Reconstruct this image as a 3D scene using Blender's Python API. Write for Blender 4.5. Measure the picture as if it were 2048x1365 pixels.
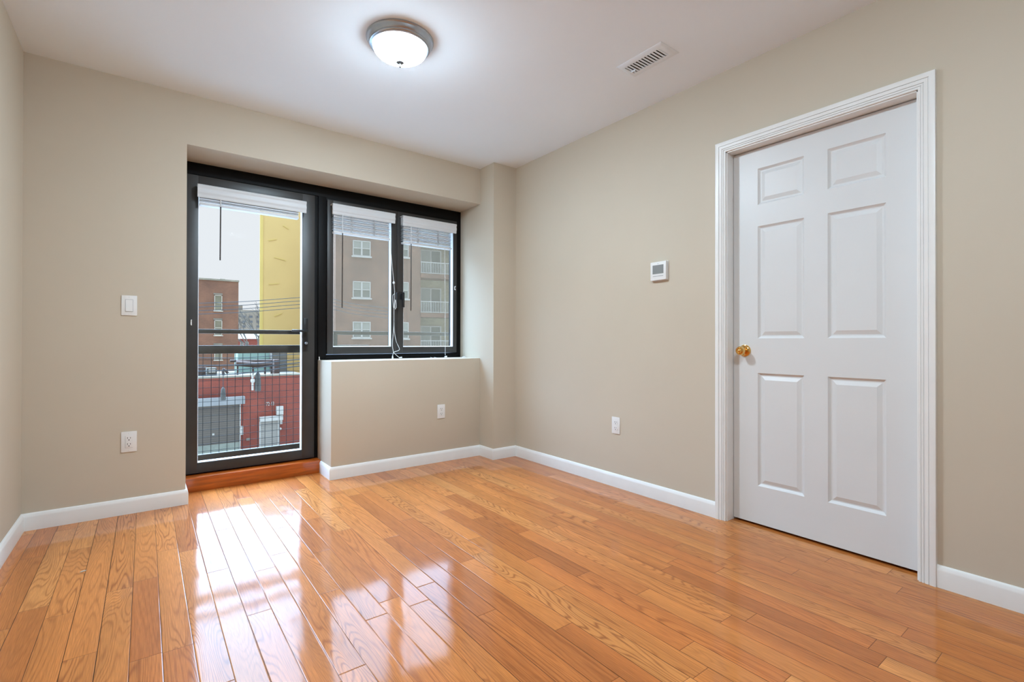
import bpy, bmesh, math, random
from mathutils import Vector, Matrix, Euler

# ------------------------------------------------------------------ scene, camera, light
for o in list(bpy.data.objects):
    bpy.data.objects.remove(o, do_unlink=True)
scene = bpy.context.scene
C = scene.collection
R = random.Random(7)

W, H = 2048, 1365
F, YAW, PITCH, ROLL, HC, CYO = 971.2711, 0.6474, 0.0041, -0.0017, 0.99, -2.9928
cd = bpy.data.cameras.new('camera')
cam = bpy.data.objects.new('camera', cd)
C.objects.link(cam)
cd.sensor_fit = 'HORIZONTAL'
cd.sensor_width = 36.0
cd.lens = 36.0 * F / W
cd.shift_y = CYO / W
cd.clip_start = 0.02
cd.clip_end = 1000
cam.matrix_world = (Matrix.Translation((0, 0, HC)) @ Matrix.Rotation(-YAW, 4, 'Z')
                    @ Matrix.Rotation(math.pi / 2 + PITCH, 4, 'X') @ Matrix.Rotation(-ROLL, 4, 'Z'))
scene.camera = cam

vs = scene.view_settings
vs.view_transform = 'Standard'
vs.look = 'None'
vs.gamma = 1.0
vs.use_curve_mapping = False
vs.exposure = 0.03

SKY_LOW = (0.83, 0.86, 0.90)
SKY_HIGH = (8.6, 13.2, 19.5)
LAMP = (0.77, 0.97, 1.13)
LAMP_SIDE, LAMP_BOTTOM = 18.0, 450.0          # the lamp in view
FILL_SIDE, FILL_BOTTOM = 72.0, 210.0         # fill lamp added out of view over the near half of the room

w = bpy.data.worlds.new('overcast_sky')
scene.world = w
w.use_nodes = True
nt = w.node_tree
nt.nodes.clear()
o_ = nt.nodes.new('ShaderNodeOutputWorld')
b_ = nt.nodes.new('ShaderNodeBackground')
tc = nt.nodes.new('ShaderNodeTexCoord')
sp = nt.nodes.new('ShaderNodeSeparateXYZ')
mr = nt.nodes.new('ShaderNodeMapRange')
mr.interpolation_type = 'SMOOTHSTEP'
mr.inputs['From Min'].default_value = 0.23
mr.inputs['From Max'].default_value = 0.335
mx = nt.nodes.new('ShaderNodeMix')
mx.data_type = 'RGBA'
mx.inputs[6].default_value = (*SKY_LOW, 1)
mx.inputs[7].default_value = (*SKY_HIGH, 1)
nt.links.new(tc.outputs['Generated'], sp.inputs[0])
nt.links.new(sp.outputs['Z'], mr.inputs['Value'])
nt.links.new(mr.outputs['Result'], mx.inputs[0])
# the cloud is thinner, so brighter, on the street side of the room than behind it
ma = nt.nodes.new('ShaderNodeMapRange')
ma.interpolation_type = 'SMOOTHSTEP'
ma.inputs['From Min'].default_value = -0.35
ma.inputs['From Max'].default_value = 0.45
ma.inputs['To Min'].default_value = 0.18
ma.inputs['To Max'].default_value = 1.0
nt.links.new(sp.outputs['Y'], ma.inputs['Value'])
ms = nt.nodes.new('ShaderNodeVectorMath')
ms.operation = 'SCALE'
ms.inputs[0].default_value = SKY_HIGH
mz = nt.nodes.new('ShaderNodeMapRange')      # an overcast sky brightens towards the zenith
mz.interpolation_type = 'SMOOTHSTEP'
mz.inputs['From Min'].default_value = 0.50
mz.inputs['From Max'].default_value = 0.80
mz.inputs['To Min'].default_value = 0.66
mz.inputs['To Max'].default_value = 1.9
nt.links.new(sp.outputs['Z'], mz.inputs['Value'])
mm = nt.nodes.new('ShaderNodeMath')
mm.operation = 'MULTIPLY'
nt.links.new(ma.outputs['Result'], mm.inputs[0])
nt.links.new(mz.outputs['Result'], mm.inputs[1])
nt.links.new(mm.outputs[0], ms.inputs['Scale'])
nt.links.new(ms.outputs[0], mx.inputs[7])
nt.links.new(mx.outputs[2], b_.inputs['Color'])
nt.links.new(b_.outputs[0], o_.inputs[0])

# measured room, metres: camera stands at x = 0, y = 0
XR, XL, XC = 2.5691, -0.5092, 2.3333
XD, XW = 0.2006, 1.0634
YC, YB, YF = 3.3435, 3.5480, 3.8775
ZC, ZS, ZW = 2.4962, 2.1891, 0.8449
YN = -1.5                       # wall behind the camera
YS = YF - 0.012                 # face of the opening leaves


def ray(px, py):
    u3 = -(py - H / 2 - CYO) / F
    r3 = (px - W / 2) / F
    cr, sr = math.cos(ROLL), math.sin(ROLL)
    r = r3 * cr + u3 * sr
    u2 = -r3 * sr + u3 * cr
    cp, sp_ = math.cos(PITCH), math.sin(PITCH)
    fw = cp - u2 * sp_
    u = sp_ + u2 * cp
    cy, sy = math.cos(YAW), math.sin(YAW)
    return Vector((r * cy + fw * sy, -r * sy + fw * cy, u))


def at(px, py, axis, v):
    d = ray(px, py)
    o = Vector((0, 0, HC))
    return o + d * ((v - o[axis]) / d[axis])


def aty(px, py, y): return at(px, py, 1, y)
def atz(px, py, z): return at(px, py, 2, z)


# ------------------------------------------------------------------ materials
def newmat(name):
    m = bpy.data.materials.new(name)
    m.use_nodes = True
    return m, m.node_tree, m.node_tree.nodes['Principled BSDF']


def mat(name, col, rough=0.5, metal=0.0, var=0.06, scale=6.0, bump=0.0, bscale=200.0, spec=0.5, coat=0.0,
        stretch=(1, 1, 1)):
    m, t, p = newmat(name)
    N, L = t.nodes, t.links
    tcx = N.new('ShaderNodeTexCoord')
    mp = N.new('ShaderNodeMapping')
    mp.inputs['Scale'].default_value = stretch
    L.new(tcx.outputs['Object'], mp.inputs[0])
    nz = N.new('ShaderNodeTexNoise')
    nz.inputs['Scale'].default_value = scale
    nz.inputs['Detail'].default_value = 5
    L.new(mp.outputs[0], nz.inputs['Vector'])
    r = N.new('ShaderNodeMapRange')
    r.inputs['From Min'].default_value = 0.3
    r.inputs['From Max'].default_value = 0.7
    r.inputs['To Min'].default_value = 1 - var
    r.inputs['To Max'].default_value = 1 + var
    L.new(nz.outputs[0], r.inputs['Value'])
    mixn = N.new('ShaderNodeVectorMath')
    mixn.operation = 'SCALE'
    mixn.inputs[0].default_value = col
    L.new(r.outputs[0], mixn.inputs['Scale'])
    L.new(mixn.outputs[0], p.inputs['Base Color'])
    p.inputs['Roughness'].default_value = rough
    p.inputs['Metallic'].default_value = metal
    p.inputs['Specular IOR Level'].default_value = spec
    p.inputs['Coat Weight'].default_value = coat
    if bump:
        n2 = N.new('ShaderNodeTexNoise')
        n2.inputs['Scale'].default_value = bscale
        n2.inputs['Detail'].default_value = 2
        L.new(mp.outputs[0], n2.inputs['Vector'])
        b = N.new('ShaderNodeBump')
        b.inputs['Strength'].default_value = bump
        b.inputs['Distance'].default_value = 0.001
        L.new(n2.outputs[0], b.inputs['Height'])
        L.new(b.outputs[0], p.inputs['Normal'])
    return m


def glass_mat(name, tint, gloss=0.06):
    m = bpy.data.materials.new(name)
    m.use_nodes = True
    t = m.node_tree
    t.nodes.clear()
    out = t.nodes.new('ShaderNodeOutputMaterial')
    tr = t.nodes.new('ShaderNodeBsdfTransparent')
    tr.inputs[0].default_value = (*tint, 1)
    gl = t.nodes.new('ShaderNodeBsdfGlossy')
    gl.inputs['Roughness'].default_value = 0.02
    fr = t.nodes.new('ShaderNodeFresnel')
    fr.inputs[0].default_value = 1.03
    mxs = t.nodes.new('ShaderNodeMixShader')
    t.links.new(fr.outputs[0], mxs.inputs[0])
    t.links.new(tr.outputs[0], mxs.inputs[1])
    t.links.new(gl.outputs[0], mxs.inputs[2])
    t.links.new(mxs.outputs[0], out.inputs[0])
    return m


def screen_mat(name, col, cover):
    m = bpy.data.materials.new(name)
    m.use_nodes = True
    t = m.node_tree
    t.nodes.clear()
    out = t.nodes.new('ShaderNodeOutputMaterial')
    tr = t.nodes.new('ShaderNodeBsdfTransparent')
    df = t.nodes.new('ShaderNodeBsdfDiffuse')
    df.inputs[0].default_value = (*col, 1)
    tl = t.nodes.new('ShaderNodeBsdfTranslucent')
    tl.inputs[0].default_value = (*col, 1)
    m2 = t.nodes.new('ShaderNodeMixShader')
    m2.inputs[0].default_value = 0.5
    t.links.new(df.outputs[0], m2.inputs[1])
    t.links.new(tl.outputs[0], m2.inputs[2])
    mxs = t.nodes.new('ShaderNodeMixShader')
    mxs.inputs[0].default_value = cover
    t.links.new(tr.outputs[0], mxs.inputs[1])
    t.links.new(m2.outputs[0], mxs.inputs[2])
    t.links.new(mxs.outputs[0], out.inputs[0])
    return m


def math_node(t, op, a, b=None, c=None):
    n = t.nodes.new('ShaderNodeMath')
    n.operation = op
    for i, v in enumerate((a, b, c)):
        if v is None:
            continue
        if isinstance(v, (int, float)):
            n.inputs[i].default_value = v
        else:
            t.links.new(v, n.inputs[i])
    return n.outputs[0]


def oak_floor():
    m, t, p = newmat('oak_strip_floor')
    N, L = t.nodes, t.links
    M = lambda op, a, b=None, c=None: math_node(t, op, a, b, c)
    tcx = N.new('ShaderNodeTexCoord')
    s = N.new('ShaderNodeSeparateXYZ')
    L.new(tcx.outputs['Object'], s.inputs[0])
    x, y = s.outputs['X'], s.outputs['Y']
    PW = 0.0826
    u = M('DIVIDE', M('ADD', x, 0.3646), PW)
    row = M('FLOOR', u)
    fx = M('FRACT', u)
    wn = N.new('ShaderNodeTexWhiteNoise')
    wn.noise_dimensions = '1D'
    L.new(row, wn.inputs['W'])
    ln = M('ADD', M('MULTIPLY', wn.outputs['Value'], 0.55), 0.62)
    sc = N.new('ShaderNodeSeparateColor')
    L.new(wn.outputs['Color'], sc.inputs[0])
    v = M('ADD', M('DIVIDE', y, ln), M('MULTIPLY', sc.outputs[1], 9.0))
    brd = M('FLOOR', v)
    fy = M('FRACT', v)
    cb = N.new('ShaderNodeCombineXYZ')
    L.new(row, cb.inputs[0])
    L.new(brd, cb.inputs[1])
    wn2 = N.new('ShaderNodeTexWhiteNoise')
    wn2.noise_dimensions = '3D'
    L.new(cb.outputs[0], wn2.inputs['Vector'])
    rv = N.new('ShaderNodeSeparateColor')
    L.new(wn2.outputs['Color'], rv.inputs[0])
    # gaps
    dx = M('MULTIPLY', M('MINIMUM', fx, M('SUBTRACT', 1.0, fx)), PW)
    dy = M('MULTIPLY', M('MINIMUM', fy, M('SUBTRACT', 1.0, fy)), ln)
    d = M('MINIMUM', dx, dy)
    gx = M('LESS_THAN', dx, M('ADD', M('MULTIPLY', sc.outputs[2], 0.0009), 0.0003))
    gy = M('LESS_THAN', dy, 0.0006)
    gap = M('MAXIMUM', gx, gy)
    # grain space, shifted per board
    g = N.new('ShaderNodeCombineXYZ')
    L.new(M('ADD', M('MULTIPLY', x, 11.0), M('MULTIPLY', rv.outputs[0], 57.0)), g.inputs[0])
    L.new(M('ADD', M('MULTIPLY', y, M('ADD', M('MULTIPLY', wn2.outputs['Value'], 1.0), 0.35)), M('MULTIPLY', rv.outputs[1], 83.0)), g.inputs[1])
    L.new(M('MULTIPLY', rv.outputs[2], 40.0), g.inputs[2])
    n1 = N.new('ShaderNodeTexNoise')
    n1.inputs['Scale'].default_value = 1.0
    n1.inputs['Detail'].default_value = 1.6
    n1.inputs['Roughness'].default_value = 0.38
    n1.inputs['Distortion'].default_value = 0.25
    L.new(g.outputs[0], n1.inputs['Vector'])
    ring = M('SINE', M('MULTIPLY', n1.outputs[0], 185.0))
    ring = M('POWER', M('ADD', M('MULTIPLY', ring, 0.5), 0.5), 3.5)
    # how strongly figured this stretch is
    n3 = N.new('ShaderNodeTexNoise')
    n3.inputs['Scale'].default_value = 0.6
    n3.inputs['Detail'].default_value = 1
    L.new(g.outputs[0], n3.inputs['Vector'])
    fig = N.new('ShaderNodeMapRange')
    fig.inputs['From Min'].default_value = 0.35
    fig.inputs['From Max'].default_value = 0.68
    fig.inputs['To Min'].default_value = 0.05
    fig.inputs['To Max'].default_value = 0.50
    L.new(n3.outputs[0], fig.inputs['Value'])
    # pores
    gp = N.new('ShaderNodeCombineXYZ')
    L.new(M('ADD', M('MULTIPLY', x, 420.0), M('MULTIPLY', rv.outputs[1], 31.0)), gp.inputs[0])
    L.new(M('ADD', M('MULTIPLY', y, 14.0), M('MULTIPLY', rv.outputs[0], 11.0)), gp.inputs[1])
    n2 = N.new('ShaderNodeTexNoise')
    n2.inputs['Scale'].default_value = 1.0
    n2.inputs['Detail'].default_value = 3
    L.new(gp.outputs[0], n2.inputs['Vector'])
    pore = N.new('ShaderNodeMapRange')
    pore.inputs['From Min'].default_value = 0.32
    pore.inputs['From Max'].default_value = 0.66
    pore.inputs['To Min'].default_value = 0.80
    pore.inputs['To Max'].default_value = 1.10
    L.new(n2.outputs[0], pore.inputs['Value'])
    # board tone
    rp = N.new('ShaderNodeValToRGB')
    e = rp.color_ramp.elements
    e[0].position = 0.0
    e[0].color = (0.425, 0.126, 0.027, 1)
    e[1].position = 1.0
    e[1].color = (0.645, 0.255, 0.068, 1)
    for pos, c in ((0.12, (0.505, 0.153, 0.033, 1)), (0.45, (0.56, 0.185, 0.041, 1)), (0.8, (0.59, 0.206, 0.048, 1))):
        k = e.new(pos)
        k.color = c
    L.new(wn2.outputs['Value'], rp.inputs[0])
    # slow tone drift along a board
    drift = N.new('ShaderNodeMapRange')
    drift.inputs['From Min'].default_value = 0.3
    drift.inputs['From Max'].default_value = 0.7
    drift.inputs['To Min'].default_value = 0.86
    drift.inputs['To Max'].default_value = 1.12
    L.new(n1.outputs[0], drift.inputs['Value'])
    k = M('MULTIPLY', pore.outputs[0], drift.outputs[0])
    k = M('MULTIPLY', k, M('SUBTRACT', 1.0, M('MULTIPLY', gap, 0.86)))
    gm = N.new('ShaderNodeMix')
    gm.data_type = 'RGBA'
    gm.inputs[7].default_value = (0.27, 0.070, 0.012, 1)          # figure lines: darker red-brown
    L.new(M('MULTIPLY', M('MULTIPLY', ring, fig.outputs[0]), 1.55), gm.inputs[0])
    L.new(rp.outputs[0], gm.inputs[6])
    vm = N.new('ShaderNodeVectorMath')
    vm.operation = 'SCALE'
    L.new(gm.outputs[2], vm.inputs[0])
    L.new(k, vm.inputs['Scale'])
    L.new(vm.outputs[0], p.inputs['Base Color'])
    p.inputs['Roughness'].default_value = 0.42
    p.inputs['Specular IOR Level'].default_value = 0.08
    cw = M('SUBTRACT', 1.0, M('MULTIPLY', gap, 0.95))
    L.new(cw, p.inputs['Coat Weight'])
    p.inputs['Coat IOR'].default_value = 1.32
    nr = N.new('ShaderNodeTexNoise')
    nr.inputs['Scale'].default_value = 5.0
    nr.inputs['Detail'].default_value = 6
    L.new(tcx.outputs['Object'], nr.inputs['Vector'])
    rr = N.new('ShaderNodeMapRange')
    rr.inputs['From Min'].default_value = 0.3
    rr.inputs['From Max'].default_value = 0.7
    rr.inputs['To Min'].default_value = 0.06
    rr.inputs['To Max'].default_value = 0.10
    L.new(nr.outputs[0], rr.inputs['Value'])
    L.new(rr.outputs[0], p.inputs['Coat Roughness'])
    # relief: eased edges, a slight unevenness of the varnish, raised figure
    edge = N.new('ShaderNodeMapRange')
    edge.interpolation_type = 'SMOOTHSTEP'
    edge.inputs['From Max'].default_value = 0.0035
    edge.inputs['To Max'].default_value = 0.0004
    edge.inputs['From Min'].default_value = 0.0
    edge.inputs['To Min'].default_value = 0.0
    L.new(d, edge.inputs['Value'])
    gw = N.new('ShaderNodeCombineXYZ')
    L.new(M('ADD', M('MULTIPLY', x, 11.0), M('MULTIPLY', rv.outputs[0], 20.0)), gw.inputs[0])
    L.new(M('ADD', M('MULTIPLY', y, 4.0), M('MULTIPLY', rv.outputs[1], 20.0)), gw.inputs[1])
    n4 = N.new('ShaderNodeTexNoise')
    n4.inputs['Scale'].default_value = 1.0
    n4.inputs['Detail'].default_value = 1
    L.new(gw.outputs[0], n4.inputs['Vector'])
    hgt = M('ADD', M('ADD', edge.outputs[0], M('MULTIPLY', n4.outputs[0], 0.0009)), M('MULTIPLY', M('MULTIPLY', ring, fig.outputs[0]), -0.00003))
    bp = N.new('ShaderNodeBump')
    bp.inputs['Strength'].default_value = 1.0
    bp.inputs['Distance'].default_value = 1.0
    L.new(hgt, bp.inputs['Height'])
    L.new(bp.outputs[0], p.inputs['Coat Normal'])
    L.new(bp.outputs[0], p.inputs['Normal'])
    return m


def stripes(name, c1, c2, freq, axis='Z', rough=0.6):
    """Horizontal slats pressed into a sheet (a rolling shutter)."""
    m, t, p = newmat(name)
    N, L = t.nodes, t.links
    tcx = N.new('ShaderNodeTexCoord')
    s = N.new('ShaderNodeSeparateXYZ')
    L.new(tcx.outputs['Object'], s.inputs[0])
    f = math_node(t, 'FRACT', math_node(t, 'MULTIPLY', s.outputs[axis], freq))
    nz = N.new('ShaderNodeTexNoise')
    nz.inputs['Scale'].default_value = 2.5
    nz.inputs['Detail'].default_value = 8
    L.new(tcx.outputs['Object'], nz.inputs['Vector'])
    k = math_node(t, 'ADD', math_node(t, 'LESS_THAN', f, 0.25), math_node(t, 'MULTIPLY', math_node(t, 'SUBTRACT', nz.outputs[0], 0.5), 1.5))
    mxx = N.new('ShaderNodeMix')
    mxx.data_type = 'RGBA'
    mxx.inputs[6].default_value = (*c1, 1)
    mxx.inputs[7].default_value = (*c2, 1)
    L.new(k, mxx.inputs[0])
    L.new(mxx.outputs[2], p.inputs['Base Color'])
    p.inputs['Roughness'].default_value = rough
    return m


def brick_mat(name, c1, c2, mortar, scale=1.0):
    m, t, p = newmat(name)
    N, L = t.nodes, t.links
    tcx = N.new('ShaderNodeTexCoord')
    s = N.new('ShaderNodeSeparateXYZ')
    L.new(tcx.outputs['Object'], s.inputs[0])
    cb = N.new('ShaderNodeCombineXYZ')
    L.new(math_node(t, 'ADD', s.outputs[0], s.outputs[1]), cb.inputs[0])
    L.new(s.outputs[2], cb.inputs[1])
    br = N.new('ShaderNodeTexBrick')
    br.inputs['Color1'].default_value = (*c1, 1)
    br.inputs['Color2'].default_value = (*c2, 1)
    br.inputs['Mortar'].default_value = (*mortar, 1)
    br.inputs['Scale'].default_value = scale
    br.inputs['Brick Width'].default_value = 0.22
    br.inputs['Row Height'].default_value = 0.075
    br.inputs['Mortar Size'].default_value = 0.008
    L.new(cb.outputs[0], br.inputs['Vector'])
    nz = N.new('ShaderNodeTexNoise')
    nz.inputs['Scale'].default_value = 0.7
    nz.inputs['Detail'].default_value = 7
    L.new(tcx.outputs['Object'], nz.inputs['Vector'])
    r = N.new('ShaderNodeMapRange')
    r.inputs['From Min'].default_value = 0.3
    r.inputs['From Max'].default_value = 0.7
    r.inputs['To Min'].default_value = 0.8
    r.inputs['To Max'].default_value = 1.2
    L.new(nz.outputs[0], r.inputs['Value'])
    vm = N.new('ShaderNodeVectorMath')
    vm.operation = 'SCALE'
    L.new(br.outputs[0], vm.inputs[0])
    L.new(r.outputs[0], vm.inputs['Scale'])
    L.new(vm.outputs[0], p.inputs['Base Color'])
    p.inputs['Roughness'].default_value = 0.85
    return m


def lit_mat(name, col, side, bottom):
    """Frosted bowl over its bulbs: the underside, right below them, glows more than the flanks."""
    m = bpy.data.materials.new(name)
    m.use_nodes = True
    t = m.node_tree
    t.nodes.clear()
    out = t.nodes.new('ShaderNodeOutputMaterial')
    e = t.nodes.new('ShaderNodeEmission')
    e.inputs[0].default_value = (*col, 1)
    ge = t.nodes.new('ShaderNodeNewGeometry')
    sx = t.nodes.new('ShaderNodeSeparateXYZ')
    t.links.new(ge.outputs['Normal'], sx.inputs[0])
    dn = math_node(t, 'MAXIMUM', math_node(t, 'MULTIPLY', sx.outputs['Z'], -1.0), 0.0)
    st = math_node(t, 'ADD', math_node(t, 'MULTIPLY', math_node(t, 'POWER', dn, 6.0), bottom), side)
    t.links.new(st, e.inputs[1])
    t.links.new(e.outputs[0], out.inputs[0])
    return m


MT = dict(
    wall=mat('beige_wall_paint', (0.585, 0.508, 0.402), 0.6, var=0.012, scale=3, bump=0.06, bscale=260, spec=0.3),
    ceil=mat('white_ceiling_paint', (0.85, 0.91, 0.97), 0.8, var=0.01, scale=2, bump=0.05, bscale=150, spec=0.2),
    white=mat('white_trim_paint', (0.825, 0.81, 0.785), 0.35, var=0.02, scale=9, bump=0.04, bscale=90),
    door=mat('white_door_paint', (0.705, 0.705, 0.700), 0.38, var=0.012, scale=5, bump=0.05, bscale=120),
    floor=oak_floor(),
    sill=mat('red_oak_threshold', (0.40, 0.080, 0.007), 0.28, var=0.35, scale=14, coat=0.6, stretch=(0.35, 1, 4)),
    black=mat('black_frame_paint', (0.0035, 0.0032, 0.0032), 0.5, var=0.15, scale=8, spec=0.15, bump=0.05, bscale=120),
    charcoal=mat('charcoal_sash_paint', (0.034, 0.031, 0.029), 0.40, var=0.12, scale=7, bump=0.05, bscale=120),
    gasket=mat('black_rubber', (0.008, 0.008, 0.008), 0.6),
    handle=mat('black_handle_metal', (0.012, 0.012, 0.013), 0.3),
    bead=mat('white_glazing_bead', (0.78, 0.79, 0.80), 0.3),
    glass=glass_mat('window_glass', (0.95, 0.97, 0.97)),
    screen=screen_mat('insect_screen_mesh', (0.24, 0.185, 0.125), 0.32),
    blind=mat('white_blind_vinyl', (0.71, 0.73, 0.755), 0.4, var=0.03, scale=20, stretch=(0.2, 1, 6)),
    tape=mat('grey_ladder_tape', (0.42, 0.42, 0.43), 0.7),
    wand=mat('dark_wand_plastic', (0.045, 0.035, 0.030), 0.35),
    cord=mat('white_cord', (0.80, 0.80, 0.79), 0.6),
    plastic=mat('white_wall_plate_plastic', (0.80, 0.79, 0.77), 0.3, var=0.01),
    slot=mat('dark_socket_slot', (0.03, 0.028, 0.026), 0.6),
    lcd=mat('grey_lcd_screen', (0.25, 0.26, 0.26), 0.15),
    brass=mat('polished_brass', (0.80, 0.50, 0.17), 0.14, metal=1.0, var=0.03),
    nickel=mat('brushed_nickel', (0.46, 0.50, 0.56), 0.33, metal=1.0, var=0.05, scale=30),
    finial=mat('dull_nickel', (0.10, 0.10, 0.105), 0.55, var=0.05, spec=0.2),
    lit=lit_mat('lit_frosted_glass', LAMP, LAMP_SIDE, LAMP_BOTTOM),
    lit_fill=lit_mat('lit_frosted_glass', LAMP, FILL_SIDE, FILL_BOTTOM),  # bowl of the added fill lamp
    vent=mat('white_vent_enamel', (0.78, 0.83, 0.88), 0.4),
    ventdark=mat('dark_duct', (0.03, 0.025, 0.022), 0.8),
    paper=mat('pale_scrap', (0.5, 0.48, 0.42), 0.8),
    # outdoors
    rail=mat('dark_railing_paint', (0.048, 0.037, 0.026), 0.5, var=0.25, scale=12),
    wire=mat('black_wire', (0.02, 0.02, 0.02), 0.6),
    slab=mat('grey_concrete', (0.095, 0.075, 0.053), 0.9, var=0.15),
    asphalt=mat('grey_asphalt', (0.38, 0.36, 0.33), 0.95, var=0.1, scale=0.6),
    red=brick_mat('red_painted_brick', (0.215, 0.043, 0.021), (0.195, 0.039, 0.019), (0.168, 0.035, 0.017)),
    coping=mat('pale_coping', (0.20, 0.160, 0.110), 0.8, var=0.2, scale=2),
    roofing=mat('grey_roofing', (0.155, 0.122, 0.088), 0.9, var=0.3, scale=0.5),
    gate=stripes('grey_rolling_gate', (0.108, 0.074, 0.048), (0.068, 0.046, 0.030), 9.0),
    gatelow=mat('pale_green_gate_base', (0.23, 0.215, 0.155), 0.7, var=0.15, scale=3),
    gate2=stripes('pale_rolling_gate', (0.28, 0.225, 0.170), (0.21, 0.168, 0.128), 9.0),
    bluebox=mat('pale_blue_metal', (0.215, 0.190, 0.165), 0.5, var=0.08, scale=1.5),
    white_out=mat('white_metal_outdoors', (0.38, 0.315, 0.25), 0.5),
    tan=brick_mat('brown_brick', (0.152, 0.062, 0.031), (0.128, 0.051, 0.026), (0.15, 0.076, 0.042)),
    brown=brick_mat('pinkish_brown_brick', (0.170, 0.074, 0.036), (0.146, 0.063, 0.031), (0.16, 0.08, 0.045)),
    loggia=brick_mat('yellowish_brick', (0.32, 0.24, 0.13), (0.26, 0.20, 0.11), (0.25, 0.2, 0.14)),
    yellow=mat('yellow_stucco', (0.60, 0.365, 0.120), 0.9, var=0.03, scale=0.5),
    yellow2=mat('deep_yellow_stucco', (0.60, 0.39, 0.105), 0.9, var=0.03, scale=0.5),
    far=mat('distant_grey_concrete', (0.200, 0.140, 0.092), 0.9, var=0.08, scale=0.1),
    farwin=mat('distant_window', (0.075, 0.062, 0.055), 0.4),
    pane=mat('dull_window_pane', (0.125, 0.108, 0.078), 0.2, var=0.15, scale=0.8),
    pale_pane=mat('curtained_pane', (0.22, 0.190, 0.140), 0.3, var=0.1, scale=0.8),
    bark=mat('grey_bark', (0.11, 0.085, 0.062), 0.9),
    teal=mat('pale_turquoise_metal', (0.26, 0.34, 0.26), 0.6, var=0.1, scale=1),
    rust=mat('brown_duct_metal', (0.085, 0.044, 0.028), 0.7, var=0.25, scale=2),
    wood=mat('pole_wood', (0.13, 0.10, 0.08), 0.9, var=0.2, scale=3, stretch=(1, 1, .1)),
)


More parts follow.
